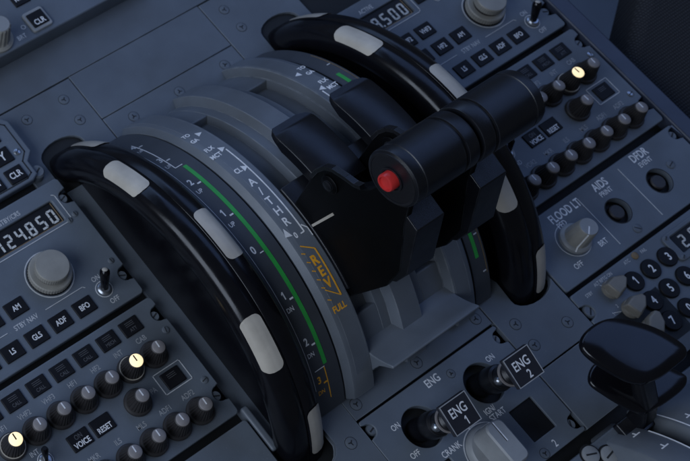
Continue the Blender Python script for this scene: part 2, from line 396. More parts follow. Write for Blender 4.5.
# ------------------------------------------------------------------ audio panels
def audio_panel(x0, label):
    t = thing('audio_panel', label, 'audio panel', (x0, 0, 0), 'audio control panels')
    plate('faceplate', notch_outline(-1.7, 7.3, -4.43, .56, [(1, -.12, .27), (1, -3.55, .27), (-1, -.12, .27), (-1, -3.55, .27)], .16), [], 0, .30, .04, M['panel'], t)
    for i in range(7): bars_key(t, i*1.0, 0, txt=('CALL', 'CALL', 'CALL', 'CALL', 'CALL', 'MECH', 'ATT')[i])
    for i in range(7): ribbed_knob(t, i*1.0+.04, -1.25, lit=i in (0, 5), up=.12 if i in (0, 5) else 0)
    ribbed_knob(t, 4.52, -2.3)
    for i in range(7): ribbed_knob(t, .14+i, -3.68)
    key(t, 2.10, -2.26, .80, .60, [('ON', .13, .17, 'vdim'), ('VOICE', -.13, .19, 'white')])
    key(t, 3.04, -2.26, .80, .60, [('RESET', -.13, .19, 'white')])
    bars_key(t, 6.10, -2.25, .76, .60, txt='')
    L = MB(); L.line([(5.53, -1.84), (6.67, -1.84), (6.67, -2.62), (5.53, -2.62), (5.53, -1.84)], .03, .004, M['dim'])
    for i, s_ in enumerate(('VHF1', 'VHF2', 'VHF3', 'HF1', 'HF2', 'INT', 'CAB')): put_text(L, s_, i*1.0+.02, -.56, .19, M['adim'])
    put_text(L, 'PA', 5.25, -2.25, .19, M['adim'])
    for i, s_ in enumerate(('VOR1', 'VOR2', 'MKR', 'ILS', 'MLS', 'ADF1', 'ADF2')): put_text(L, s_, .14+i, -3.0, .19, M['adim'])
    put_text(L, 'INT', .55, -1.80, .18, M['dim']); put_text(L, 'RAD', .72, -2.72, .18, M['dim'])
    L.ring((.72, -2.2), .25, .28, .004, .014, M['dim'])
    L.build_split(t)
    k = MB(); k.lathe([(.22, 0), (.22, .08), (.16, .12)], M['steel'], n=24)
    T = Matrix.Translation((0, 0, .1)) @ Matrix.Rotation(rad(-20), 4, 'X')
    k.lathe([(.08, 0), (.10, .3), (.125, .6), (.08, .7)], M['gloss'], n=20, T=T); k.build('toggle', t, (.72, -2.2, 0), angle=40)
    for x, y, r in ((6.98, -.12, 20), (6.98, -3.55, -25), (-1.4, -.12, 10), (-1.4, -3.55, 50)): fastener(t, x, y, rot=r)
    for x, y in ((6.97, -.75), (6.97, -2.9)): slot_screw(t, x, y, r=.13, rot=x*40+y*30, m='steel' if x0 > 0 else 'screwp')
    return t
audio_panel(LX, 'grey audio panel of knobs and call keys at near left, below the 124.850 radio')
audio_panel(RX, 'grey audio panel of knobs and call keys across the pedestal beside the fabric seat')
# blank panel below the left audio panel
t = thing('blank_panel', 'plain blue grey panel below the near audio panel', 'panel', (LX, 0, 0))
plate('faceplate', notch_outline(-1.7, 7.3, -12, -4.72, [], .12), [], 0, .3, .04, M['panel'], t)
# ------------------------------------------------------------------ keyboard panel corner (top left) and display control panel
t = thing('keyboard_panel', 'corner of a keyboard panel with dark Y and CLR keys at far left', 'keyboard', (LX, 0, 0))
out = [(-2, 6.45), (6.45, 6.45), (6.75, 6.6), (6.75, 7.2), (7.1, 7.5), (7.1, 9.0), (6.85, 9.3), (-2, 9.3)]
plate('faceplate', out, [], .05, .4, .07, M['panel'], t)
k = MB(); k.line([(1, 6.62), (6.3, 6.62), (6.55, 6.75), (6.55, 7.3), (6.85, 7.6), (6.85, 8.9), (6.65, 9.1), (1, 9.1)], .05, .054, M['seam'], th=.004); k.build('groove', t, smooth=False)
for i, s_ in enumerate(('X', 'Y')): key(t, 5.05+.95*i, 7.83, .72, .66, [(s_, 0, .36, 'white')], z=.05)
for i, (s_, h) in enumerate((('OVFY', .2), ('CLR', .25))): key(t, 5.05+.95*i, 6.97, .72, .62, [(s_, 0, h, 'white')], z=.05)
for i, s_ in enumerate(('S', 'T')): key(t, 5.05+.95*i, 8.7, .72, .62, [(s_, 0, .36, 'white')], z=.05)
slot_screw(t, 6.6, 7.72, z=.05, r=.13, rot=35)
t = thing('corner_stud', 'round grey stud between keyboard panel and trim wheel', 'stud', (-6.95, 6.72, -.2))
k = MB(); k.lathe([(.28, -.3), (.28, .05), (.22, .12)], M['screwp'], n=32); k.box(-.15, .15, -.03, .03, .121, .126, M['seam'], Matrix.Rotation(.5, 4, 'Z')); k.build('stud_head', t, angle=40)
t = thing('display_control_panel', 'raised grey panel at upper left with framed CLR key and pale knob', 'control panel', (0, 0, 0))
plate('faceplate', notch_outline(-14, 1.9, 11.28, 22, [], .08), [], .40, 1.2, .06, M['panel'], t)
fr = plate('key_frame', rrect(-3.74, -2.82, 11.48, 12.42, .12), [], .50, .3, .04, M['grey'], t)
key(t, -3.28, 11.95, .70, .66, [('CLR', -.14, .24, 'white')], z=.49)
key(t, -3.30, 13.15, .70, .66, [('RCL', 0, .24, 'white')], z=.40)
ribz = MB(); ribz.lathe([(.62, 0), (.62, .1), (.56, .14), (.52, .18)], M['beige'], n=48); ribz.lathe([(.50, .18), (.46, .3), (.40, 1.05), (.37, 1.1)], M['beige'], n=96, rib=.03, ribn=16, ribz=(.25, 1.06))
ribz.lathe([(.36, 1.101), (.34, 1.12)], M['grey'], n=40); ribz.build('knob', t, (-5.15, 12.0, .4), angle=28)
L = MB(); put_text(L, 'BRT', -4.25, 11.62, .2, M['dim'], z=.405); L.ring((-3.95, 11.95), .07, .1, .404, .41, M['dim'], n=16); L.build_split(t)
# ------------------------------------------------------------------ cover plates round the quadrant
CG = 'grey screwed cover plates on the pedestal'
ZF = -.5
def cover(label, outer, screws, z=0, holes=(), bev=.025, th=.25):
    t = thing('cover_plate', label, 'cover plate', (0, 0, z), CG)
    plate('faceplate', outer, holes, 0, th, bev, M['cover'], t)
    for i, (x, y) in enumerate(screws): flush_screw(t, x, y, rot=random.uniform(0, 120))
    return t
R4 = lambda x0, x1, y0, y1: [(x0, y0), (x1, y0), (x1, y1), (x0, y1)]
cover('long plain grey strip across the top, below the raised CLR key panel', R4(-9, 5.6, 9.60, 13.5), [], ZF)
cover('plain grey plate without screws between the long strip and the lever slots', R4(-3.33, 3.16, 7.40, 9.57), [], ZF)
def well(cx, y, s_, r=.95, k=10): return [(cx+r*cos(a), y+s_*r*.55*sin(a)) for a in [pi*i/k for i in range(k+1)]]
wl = well(-5.45, 7.05, 1)
cover('grey plate with screws in front of the near trim wheel', [(-7.2, 9.54), (-7.2, 5.6), (-6.40, 5.6)]+wl[::-1]+[(-4.50, 5.9), (-3.37, 5.9), (-3.37, 9.54)], [(-4.1, 8.85), (-5.84, 8.86), (-4.1, 7.8)], ZF)
cover('narrow grey plate with three screws along the front ends of the lever slots', R4(-3.33, 3.16, 5.4, 7.365), [(-2.23, 6.83), (.0, 6.78), (2.33, 6.80)], ZF)
wr = well(5.5, 7.05, 1)
cover('grey plate with screws in front of the far trim wheel', [(3.20, 9.54), (3.20, 5.9), (4.50, 5.9)]+wr[::-1]+[(6.45, 5.6), (7.0, 5.6), (7.0, 9.54)], [(4.0, 8.85), (4.07, 7.83), (5.8, 8.85)], ZF)
cover('narrow grey edge strip between the near audio panel and trim wheel', R4(-6.38, -5.55, -7.5, 5.55), [], ZF)
tb = thing('highlight_bar', 'rounded bar standing in for a bright edge highlight along the lower right corner of the near audio panel', 'highlight bar')  # added bar standing in for the bright highlight along the strip's edge
b = MB(); b.box(-6.42, -6.12, -6.1, -4.35, -.5, -.02, M['quad']); b.build('bar', tb, bevel=.1, seg=4)
wl2 = well(-5.45, -7.05, -1)
cover('grey plate with one screw at lower left, right of the near trim wheel end', [(-3.36, -5.8), (-4.45, -5.8), (-4.45, -7.05)]+wl2[1:-1]+[(-6.2, -7.3), (-6.2, -14), (-3.36, -14)], [(-3.99, -7.32)])
cover('grey plate with screws between the quadrant lip and the engine panel', R4(-3.31, 3.33, -6.85, -4.6), [(-2.92, -6.40), (-.06, -6.44), (2.92, -6.4)])
wr2 = well(5.5, -6.6, -1, r=.98)
cover('grey plate with screws at the aft end of the far trim wheel', [(3.38, -5.15), (4.1, -5.15), (4.45, -5.35), (4.62, -5.8), (4.55, -6.6)]+wr2[::-1][1:-1]+[(6.45, -6.6), (6.46, -9.03), (3.38, -9.03)], [(4.02, -7.33), (5.71, -8.30), (4.03, -8.26)])
cover('plain grey plate under the black flap lever paddle', R4(3.38, 9.6, -11.45, -9.08), [])
# ------------------------------------------------------------------ quadrant (curved housing)
AZ = -3.4                        # height of the common axis
def arcpt(x, R_, th): a = rad(th); return (x, R_*sin(a), AZ+R_*cos(a))
def sweep(mb, prof, t0, t1, m, n=64, caps=True):
    """prof: list of (x, R); swept about the axis from angle t0 to t1"""
    rings = [[arcpt(x, r, t0+(t1-t0)*i/n) for x, r in prof] for i in range(n+1)]
    mb.loft(rings, m, closed=True, caps=caps)
RL = 7.25
Q = thing('throttle_quadrant', 'curved grey throttle quadrant with A/THR legend and lever slots', 'quadrant')
b = MB()
half = [(-3.12, 5.6), (-3.12, 7.02), (-3.05, 7.10), (-2.93, 7.22), (-2.84, RL), (-2.06, RL), (-2.03, RL-.02), (-1.96, 6.90),
        (-1.92, 6.90), (-1.82, 6.56)]
half2 = [(-1.10, 6.56), (-.985, 6.89), (-.965, 6.90), (-.60, 6.90), (-.455, RL-.012), (-.44, RL)]
full = half+half2; full = full+[(-x, r) for x, r in full[::-1]]
sweep(b, full, 68, -60, M['quad'], n=110)
b.build('housing', Q, angle=22)
# slot floors, recess shade put into their darker colour
for s_ in (-1, 1):
    f = MB(); sweep(f, [(s_*1.80, 6.55), (s_*1.80, 6.59), (s_*1.09, 6.59), (s_*1.09, 6.55)], 66, -50, M['slot'], n=90); f.build('slot_floor', Q, angle=38)
    f = MB(); sweep(f, [(s_*2.75-.0, RL-.02), (s_*2.75, RL+.006), (s_*2.10, RL+.006), (s_*2.10, RL-.02)], 66, -52, M['quad'], n=70)
    f.build('legend_band', Q, angle=38)
# closing lip at the aft end
lp = MB()
prof = [(-4.9, 1.32), (-5.3, 1.40), (-5.5, 1.48), (-5.75, 1.64), (-6.0, 1.85), (-6.2, 2.05), (-6.26, 2.06), (-6.30, 2.0), (-6.22, 1.86), (-6.05, 1.62), (-5.92, 1.38), (-5.87, 1.0), (-5.86, .5), (-5.86, -.05), (-4.9, -.05)]
lp.loft([[(x, y, z) for y, z in prof] for x in (-2.05, 2.05)], M['quad'])
lp.build('lip', Q, bevel=.03, angle=40)
# end steps of the two slot recesses
for s_ in (-1, 1):
    for t0, t1 in ((66, 43), (-37.5, -50)):
        st = MB(); e = .5 if t0 > 0 else -.5
        sweep(st, [(s_*1.94, 6.5), (s_*1.94, 6.897), (s_*.96, 6.897), (s_*.96, 6.5)], t0, t1, M['quad'], n=16); st.build('slot_step', Q, bevel=.05, angle=40)
# trim scales
RS = 7.05
def cyl_box(mb, x0, x1, t0, t1, R_, m, n=None, th=.012):
    n = n or max(1, int(abs(t1-t0)/1.5)); sweep(mb, [(x0, R_), (x0, R_+th), (x1, R_+th), (x1, R_)], t0, t1, m, n=n)
def cyl_line(mb, p, q, wd, R_, m, th=.010, n=8):
    """straight stroke between (x, theta) points on the cylinder"""
    d = Vector(((q[0]-p[0]), rad(q[1]-p[1])*R_)); L_ = d.length; d /= L_; nn = Vector((-d.y, d.x))*wd/2
    rings = []
    for i in range(n+1):
        c = Vector((p[0], 0))+Vector((d.x, d.y))*L_*i/n
        a, b2 = c+nn, c-nn
        f = lambda v, r: arcpt(v.x, r, p[1]+math.degrees(v.y/R_))
        rings.append([f(a, R_), f(a, R_+th), f(b2, R_+th), f(b2, R_)])
    mb.loft(rings, m)
def cyl_text(mb, t, x, th, h, m, R_, sx=.8, rot=0, bold=0.):
    vs, fs = text_mesh(t); c, s_ = cos(rad(rot)), sin(rad(rot))
    for ox, oy in ([(0, 0)] if not bold else [(0, 0), (bold, 0), (0, bold), (bold, bold)]):
        o = []
        for v in vs:
            dx = (v.x*sx*c-v.y*s_)*h+ox; dy = (v.x*sx*s_+v.y*c)*h+oy
            o.append(arcpt(x+dx, R_+ox*.03+oy*.02, th+math.degrees(dy/R_)))
        mb.add(o, fs, m)
for s_, nm in ((-1, 'left'), (1, 'right')):
    f = MB(); x0, x1 = (-4.62, -3.22) if s_ < 0 else (3.18, 3.92)
    sweep(f, [(x0, 5.8), (x0, RS), (x1, RS), (x1, 5.8)], 66, -60, M['scale'], n=80); sc_ = f.build('trim_scale', Q, angle=38)
    f = MB(); gx = -3.72 if s_ < 0 else 3.52; cyl_box(f, gx-.075, gx+.075, 26.3, -43.6, RS+.002, M['green']); f.build('green_band', sc_, angle=38)
    f = MB(); r = RS+.004
    if s_ > 0:
        for th in (31.6, 18.4, 5.0, -8.0, -22.5, -36.6, -49): cyl_line(f, (3.66, th), (3.80, th), .05, r, M['dim'], n=1)
        cyl_line(f, (3.84, 40), (3.84, -50), .022, r, M['tan'], n=50)
        f.build('scale_lettering', sc_, smooth=False, recalc=False); continue
    for th, n1, n2, mm in ((44.6, '4', 'UP', 'dim'), (31.6, '3', 'UP', 'dim'), (18.4, '2', 'UP', 'white'), (5.0, '1', 'UP', 'white'), (-8.0, '0', '', 'white'), (-22.5, '1', 'DN', 'white'), (-36.6, '2', 'DN', 'white'), (-49, '3', 'DN', 'orange')):  # lowest figure and tick are orange: warm reflection put into their colour
        tx = s_*3.90; cyl_line(f, (tx-.075, th), (tx+.075, th), .06 if th != -8 else .035, r, M[mm], n=1)
        cyl_text(f, n1, s_*4.13, th+1.6, .27, M[mm], r, bold=.012)
        if n2: cyl_text(f, n2, s_*4.13, th-2.4, .17, M[mm], r)
    cyl_line(f, (s_*3.72, 27.2), (s_*4.03, 27.2), .03, r, M['white'], n=2)
    cyl_line(f, (s_*4.03, 27.2), (s_*4.03, 48), .03, r, M['white'], n=12)
    cyl_line(f, (s_*3.78, -44.2), (s_*4.2, -44.2), .025, r, M['white'], n=2)
    cyl_line(f, (s_*3.80, -44.2), (s_*3.80, -55), .03, r, M['orange'], n=8)
    cyl_line(f, (s_*4.36, 40), (s_*4.36, -50), .022, r, M['dim'], n=50)
    f.build('scale_lettering', sc_, smooth=False, recalc=False)
# thrust legends
def legend(s_):
    f = MB(); r = RL+.010; W_ = M['white']; O_ = M['orange']
    xl = s_*2.27
    cyl_line(f, (xl, 22.2), (xl, -9.5), .045, r, W_, n=26)
    cyl_line(f, (xl, -9.5), (xl+s_*.15, -9.5), .045, r, W_, n=1); cyl_line(f, (xl-s_*.05, -7.6), (xl-s_*.19, -9.0), .04, r, W_, n=1); cyl_line(f, (xl-s_*.19, -9.0), (xl-s_*.19, -11.5), .03, r, W_, n=1)
    def tri(x, th, w=.12):
        a = [arcpt(x-s_*w, r+.003, th), arcpt(x+s_*w*.9, r+.003, th+1.1), arcpt(x+s_*w*.9, r+.003, th-1.1)]
        f.add(a, [(0, 1, 2)], W_)
    for th in (32.6, 23.1, 14.0): tri(s_*2.35, th)
    xt = s_*2.64
    cyl_text(f, 'TO', xt+s_*.12, 34.5, .19, W_, r, bold=.01); cyl_text(f, 'GA', xt+s_*.10, 30.9, .19, W_, r, bold=.012)
    cyl_text(f, 'FLX', xt+s_*.05, 25.3, .19, W_, r, bold=.01); cyl_text(f, 'MCT', xt+s_*.1, 22.0, .19, W_, r, bold=.012); cyl_text(f, 'CL', xt, 14.2, .20, W_, r, bold=.012)
    for ch, th in zip('A/THR', (9.2, 5.7, 2.2, -1.3, -4.8)): cyl_text(f, ch, s_*2.58, th, .30, W_, r, sx=.9, bold=.008)
    cyl_text(f, '0', s_*2.62, -9.2, .20, W_, r, bold=.012)
    f.add([arcpt(s_*2.86, r+.003, -6.0), arcpt(s_*2.98, r+.003, -8.3), arcpt(s_*2.72, r+.003, -8.9)], [(0, 1, 2)], W_)
    # reverse field
    cyl_line(f, (s_*2.72, -12.2), (s_*2.30, -14.6), .04, r, O_, n=3); cyl_line(f, (s_*2.30, -14.6), (s_*2.30, -28.6), .05, r, O_, n=12)
    cyl_line(f, (s_*2.30, -28.6), (s_*2.76, -25.2), .035, r, O_, n=3)
    for ch, th in zip('REV', (-17.2, -20.6, -24.0)): cyl_text(f, ch, s_*2.53, th, .34, O_, r, sx=.85, bold=.022)
    for th in (-14.4, -17.0, -19.6, -22.2, -24.6, -28.2): cyl_line(f, (s_*2.84, th+.4), (s_*2.72, th-.2), .035, r, O_, n=1)
    cyl_text(f, 'FULL', s_*2.55, -31.2, .23, O_, r, bold=.012)
    o = f.build('legend_lettering', Q, smooth=False, recalc=False); return o
legend(-1); legend(1)
# ------------------------------------------------------------------ trim wheels
def trim_wheel(cx, label):
    t = thing('trim_wheel', label, 'trim wheel', (cx, 0, AZ), 'pitch trim wheels')
    RW = 7.65; w = .85
    prof = []
    half = [(0, RW-.035), (.03, RW), (.30, RW+.0), (.52, RW-.04), (.70, RW-.13), (.80, RW-.30), (.85, RW-.52), (.84, RW-.80), (.70, RW-1.05), (.42, RW-1.2), (.28, RW-1.3)]
    pr = [(-x, r) for x, r in half[::-1]]+half[1:]+[(.22, 1.0), (-.22, 1.0)]
    b = MB(); n = 180
    rings = [[(x, r*sin(2*pi*i/n), r*cos(2*pi*i/n)) for x, r in pr] for i in range(n)]
    rings.append(rings[0]); b.loft(rings, M['wheel'], closed=True, caps=False)
    b.build('wheel', t, angle=50)
    if cx > 0:  # added black disc, makes the gap beside the narrow scale read as void
        hb = MB(); T = Matrix.Rotation(rad(90), 4, 'Y')
        hb.lathe([(2.0, -1.5), (6.0, -1.5), (6.12, -1.42), (6.12, -.5)], M['wheel'], n=120, T=T, captop=False); hb.build('dark_gap_disc', t, angle=40)
    def rad_at(x):
        x = abs(x)
        for (a, ra), (c, rc) in zip(half, half[1:]):
            if a <= x <= c: return ra+(rc-ra)*(x-a)/(c-a)
        return RW-.5
    for k, side in [(th, s_) for s_, ths in ((1, (56.8, 1.5, -57, 115, -115, 172)), (-1, (30.0, -27.0, -85, 86, 143, -143))) for th in ths]:
        m = MB(); h = 7.6
        xs0, xs1 = (.06, .79) if side > 0 else (-.80, -.10)
        nx, nt = 10, 96; vs = []; fs = []
        # rounded-rectangle patch following the tyre
        for i in range(nt+1):
            u = -1+2*i/nt
            rc = .42; over = max(0, abs(u)*h-(h-rc*h*.55))/(rc*h*.55); sh = (1-math.sqrt(max(0, 1-over*over)))*.24
            for j in range(nx+1):
                x = (xs0+sh)+(xs1-xs0-2*sh)*j/nx; a = rad(k+u*h); r = rad_at(x)+.03
                vs.append((x, r*sin(a), r*cos(a)))
        for i in range(nt):
            for j in range(nx): q = i*(nx+1)+j; fs.append((q, q+1, q+nx+2, q+nx+1))
        m.add(vs, fs, M['mark']); m.build('white_mark', t, angle=60)
    return t
trim_wheel(-5.42, 'black trim wheel with white marks nearest the camera')
trim_wheel(5.50, 'black trim wheel with white marks on the far side of the levers')
# ------------------------------------------------------------------ thrust levers
LG = 'thrust levers'
GY, GZ = -2.53, 10.12
def thrust_lever(s_, label):
    t = thing('thrust_lever', label, 'thrust lever', (s_*1.35, 0, AZ), LG)
    cx = 0
    def P_(R_, th): a = rad(th); return (R_*sin(a), R_*cos(a))       # (y, z) from the axis
    # slot skirt: black arc shutter that rides over the slot
    b = MB()
    n = 40; pr = [(-.70, 6.94), (-.66, 7.34), (-.2, 7.40), (.68, 7.40), (.70, 6.94)]
    b.loft([[(x, r*sin(rad(a)), r*cos(rad(a))) for x, r in pr] for a in [3.2-31.5*i/n for i in range(n+1)]], M['lever'])
    b.build('slot_skirt', t, bevel=.03, angle=38)
    # curved cover plate ahead, lying over the band to the right of the slot
    b = MB(); n = 24
    rings = []
    for i in range(n+1):
        a = 16.4-21.5*i/n; u = i/n
        q = max(0, 1-u*7); e = .5*(1-math.sqrt(1-q*q)); th_ = .12+.34*min(1, u*4)      # rounded front corners, thin front edge
        x0, x1 = .26+e*.35, 2.04-e
        k = .0
        r1 = 7.98+.02*math.sin(u*pi)
        rings.append([(x, r*sin(rad(a)), r*cos(rad(a))) for x, r in ((x0, r1-th_), (x0, r1-.03), (x0+.03, r1), (x1-.04, r1), (x1, r1-.04), (x1, r1-th_))])
    b.loft(rings, M['black']); b.build('cover_blade', t, angle=45)
    # stem: thin side plate with a round boss at the front, block behind it
    ol = [P_(7.1, -2.2), P_(9.1, -1.5), P_(9.6, -1.7), P_(10.05, -2.4), P_(10.32, -3.6), P_(10.45, -4.8), P_(10.62, -6.2), P_(10.78, -8.0), P_(10.95, -9.2), P_(11.4, -10.0), P_(12.6, -10.4),
          P_(13.4, -10.6), P_(13.3, -13.0), P_(11.9, -17.0), P_(10.4, -24.5), P_(9.3, -27.5), P_(7.1, -31.0)]
    b = MB(); b.loft([[(x, y, z) for y, z in ol] for x in (-.58, -.36)], M['stem'])
    st = b.build('side_plate', t, bevel=.03, seg=2, angle=40)
    ol2 = [P_(7.1, -6.5), P_(9.6, -8.0), P_(11.2, -10.4), P_(13.4, -10.3), P_(13.4, -13.2), P_(12.0, -14.2), P_(10.0, -24.0), P_(9.0, -27.0), P_(7.1, -30.5)]
    b = MB(); b.loft([[(x, y, z) for y, z in ol2] for x in (-.359, .50)], M['stem']); b.build('stem', t, bevel=.04, angle=40)
    ol3 = [P_(12.16, -13.6), P_(12.24, -18.5), P_(10.62, -25.3), P_(9.9, -26.6), P_(9.3, -26.0), P_(10.5, -14.0)]
    b = MB(); b.loft([[(x, y, z) for y, z in ol3] for x in (-.57, .59)], M['lever']); b.build('lower_block', t, bevel=.035, seg=3, angle=40)
    # raised rim along the front edge, boss screw and side plate
    rim = MB()
    path = [P_(9.2, -1.4), P_(9.7, -1.6), P_(10.12, -2.4), P_(10.40, -3.7), P_(10.52, -4.9), P_(10.68, -6.3), P_(10.85, -8.1), P_(11.05, -9.0)]
    for (a, c) in zip(path, path[1:]):
        d = Vector((c[0]-a[0], c[1]-a[1])); nn = Vector((-d.y, d.x)).normalized()*.07
        rim.loft([[(x, a[0]+nn.x*q, a[1]+nn.y*q) for x, q in ((-.62, -1), (-.62, 1), (-.40, 1), (-.40, -1))], [(x, c[0]+nn.x*q, c[1]+nn.y*q) for x, q in ((-.62, -1), (-.62, 1), (-.40, 1), (-.40, -1))]], M['lever'])
    rim.build('rim', st, angle=50)
    bo = MB(); y, z = P_(9.78, -5.2)
    T = Matrix.Translation((-.58, y, z)) @ Matrix.Rotation(rad(-90), 4, 'Y')
    bo.lathe([(.34, 0), (.34, .06), (.29, .1)], M['stem'], n=28, T=T); bo.lathe([(.18, .1), (.18, .15), (.14, .17)], M['black'], n=24, T=T)
    bo.build('boss', st, angle=40)
    # pale pointer on the flank
    pm = MB(); y0, z0 = P_(7.42, -9.2); 
    rr = [[(x, r*sin(rad(-9.6+d)), r*cos(rad(-9.6+d))) for x, r in ((-.72, 7.36), (-.70, 7.46), (.16, 7.46), (.16, 7.36))] for d in (.42, -.42)]
    pm.loft([[(-.605, r*sin(rad(a)), r*cos(rad(a))) for a, r in ((-9.0, 7.1), (-9.7, 7.1), (-10.3, 8.85), (-9.7, 8.85))], [(-.575, r*sin(rad(a)), r*cos(rad(a))) for a, r in ((-9.0, 7.1), (-9.7, 7.1), (-10.3, 8.85), (-9.7, 8.85))]], M['mark'])
    pm.loft(rr, M['mark']) if False else None
    pm.build('pointer', st, smooth=False)
    # grip
    g = MB(); y, z = GY, GZ-AZ
    T = Matrix.Translation((0, y, z)) @ Matrix.Rotation(rad(90), 4, 'Y')
    r = .95; out_ = -s_                 # outer end faces away from the other lever
    # local axis: +Z of the lathe = +x
    a0, a1 = (-1.28, 1.28)
    if s_ < 0: a0 = -1.29
    prof = [(r*.90, a0-.02), (r*.985, a0+.03), (r, a0+.10), (r, a0+.32), (r*.975, a0+.34), (r*.975, a0+.37), (r, a0+.39), (r*1.0, a1-.62), (r*.93, a1-.60), (r*.93, a1-.48), (r*1.0, a1-.46), (r*1.0, a1-.10), (r*.97, a1-.03), (r*.88, a1)]
    if s_ > 0: prof = [(q, -zz) for q, zz in prof[::-1]]
    g.lathe(prof, M['lever'], n=72, T=T, captop=True, capbot=True)
    gr = g.build('grip', t, angle=30)
    ec = MB(); e = -1.31 if s_ < 0 else 1.31
    T2 = Matrix.Translation((e if s_ < 0 else e, y, z)) @ Matrix.Rotation(rad(-90 if s_ < 0 else 90), 4, 'Y')
    ec.ring((0, 0), .80, .86, -.02, .015, M['black'], n=56, T=T2); ec.lathe([(.30, -.05), (.30, .05), (.27, .055)], M['lever'], n=32, T=T2)
    ec.build('end_cap', gr, angle=40)
    rb = MB(); T3 = T2 @ Matrix.Translation((.06, 0, 0))
    rb.lathe([(.29, 0), (.29, .28), (.265, .32), (.215, .325), (.195, .27), (.05, .255)], M['red'], n=40, T=T3); rb.build('red_button', gr, angle=40)
    cl = MB(); cl.ring((0, 0), .335, .40, -.03, .045, M['black'], n=40, T=T2); cl.build('button_collar', gr, angle=40)
    # link between grip and stem
    nk = MB(); nk.loft([[(x, yy, zz) for yy, zz in (P_(13.4, -10.0), P_(13.9, -12.6), P_(12.9, -14.4), P_(12.2, -14.6), P_(11.6, -10.6))] for x in (-.42, .45)], M['lever']); nk.build('neck', t, bevel=.05, angle=40)
    return t
thrust_lever(-1, 'black thrust lever nearer the camera, red button on its round grip end')
thrust_lever(1, 'black thrust lever farther from the camera, grip end beside the far audio panel')
# ------------------------------------------------------------------ engine panel
E_ = thing('engine_panel', 'grey engine start panel with ENG 1 and ENG 2 switches at bottom centre', 'engine panel')
h1 = circ(-1.49, -8.24, .73, 40); h2 = circ(1.47, -8.28, .73, 40)
wdw = rrect(1.44, 2.52, -10.76, -9.52, .04); wdw2 = rrect(-2.52, -1.44, -10.76, -9.52, .04)
out = notch_outline(-3.31, 3.33, -11.42, -6.93, [(-1, -7.36, .25), (1, -7.36, .25), (1, -11.0, .25), (-1, -11.0, .25)], .10)
plate('faceplate', out, [h1, h2, wdw, wdw2], 0, .28, .03, M['panel'], E_)
b = MB(); b.box(-3.2, 3.2, -11.3, -7.2, -.6, -.45, M['dark']); b.box(1.40, 2.56, -10.8, -9.48, -.44, -.09, M['lcd']); b.box(-2.56, -1.40, -10.8, -9.48, -.44, -.09, M['lcd']); b.build('backing', E_, smooth=False)
L = MB(); put_text(L, 'ENG', -.05, -7.22, .28, M['white'], bold=.006)
for s_ in (-1, 1):
    put_text(L, 'ON', s_*2.30, -7.73, .20, M['white']); put_text(L, 'OFF', s_*2.38, -8.80, .20, M['white'])
put_text(L, 'CRANK', -1.20, -9.36, .22, M['white']); put_text(L, 'IGN/', .93, -9.08, .20, M['white']); put_text(L, 'START', 1.06, -9.34, .21, M['white'])
put_text(L, '1', -2.0, -11.12, .24, M['white']); put_text(L, '2', 2.02, -11.15, .26, M['white']); put_text(L, 'NORM', .0, -8.98, .20, M['white']) if False else None
L.ring((-.02, -10.18), .98, 1.02, .004, .012, M['dim'], n=24, a0=30, a1=190)
for a in (42, 98, 178):
    L.line([(-.02+1.0*cos(rad(a)), -10.18+1.0*sin(rad(a))), (-.02+1.14*cos(rad(a)), -10.18+1.14*sin(rad(a)))], .06, .004, M['white'])
L.build_split(E_)
# mode selector
k = MB(); k.lathe([(.94, 0), (.94, .16), (.90, .24), (.84, .30)], M['grey'], n=56)
T = Matrix.Translation((-.02, -10.18, 0)) @ Matrix.Rotation(rad(-4), 4, 'Z')
ko = k.build('selector_knob', E_, (-.02, -10.18, 0), angle=40)
k = MB()
def bar(w, l, z, r=.2): return [(x, y, z) for x, y in rrect(-w, w, -l, l, r, 4)]
k.loft([bar(.52, .80, .28, .34), bar(.43, .80, .55, .32), bar(.38, .80, 1.0, .28), bar(.38, .78, 1.10, .24), bar(.32, .72, 1.16, .2)], M['grey'])
k.box(-.035, .035, .02, .74, 1.161, 1.168, M['white']); k.box(-.035, -.015, .02, .74, 1.162, 1.172, M['key']); k.box(-.035, .035, .795, .806, .40, 1.02, M['white']); k.build('pointer_bar', ko, angle=40)
# master switches
def master(x, num):
    mb = MB(); T = Matrix.Translation((0, 0, -.45)) @ Matrix.Rotation(rad(8.5), 4, 'X')
    mb.lathe([(.42, 0), (.42, .7), (.46, .76), (.48, 1.0), (.47, 1.42), (.44, 1.5), (.36, 1.54), (.36, 1.9), (.40, 1.95), (.40, 2.25), (.28, 2.35), (.28, 2.75)], M['black'], n=40, T=T)
    o = mb.build('master_switch', E_, (x, -8.24, 0), angle=30)
    r = MB(); T2 = T @ Matrix.Translation((0, 0, 2.1)); r.ring((0, 0), .40, .45, -.03, .05, M['cap'], n=40, T=T2)
    T3 = T @ Matrix.Translation((-.40, .0, 1.72)) ; r.lathe([(.02, .0), (.12, .06), (.16, .16), (.12, .26), (.02, .32)], M['steel'], n=20, T=T3); r.build('collar', o, angle=50)
    tg = MB(); T4 = Matrix.Translation((.0, -.36, 2.42)) @ Matrix.Rotation(rad(17), 4, 'X') @ Matrix.Rotation(rad(-3), 4, 'Y')
    tg.box(-.57, .57, -.54, .54, -.10, .10, M['tag'], T4)
    to = tg.build('number_tag', o, bevel=.035)
    fr = MB()
    for a in ((-.55, .55, .50, .53), (-.55, .55, -.53, -.50), (-.55, -.52, -.5, .5), (.52, .55, -.5, .5)): fr.box(a[0], a[1], a[2], a[3], .1005, .106, M['adim'], T4)
    put_text(fr, 'ENG', -.02, .14, .32, M['white'], z=.104, sx=.76, T=T4, bold=.004); put_text(fr, num, .06, -.28, .29, M['white'], z=.104, T=T4, bold=.004)
    fr.build('tag_lettering', to, smooth=False, recalc=False)
master(-1.49, '1'); master(1.47, '2')
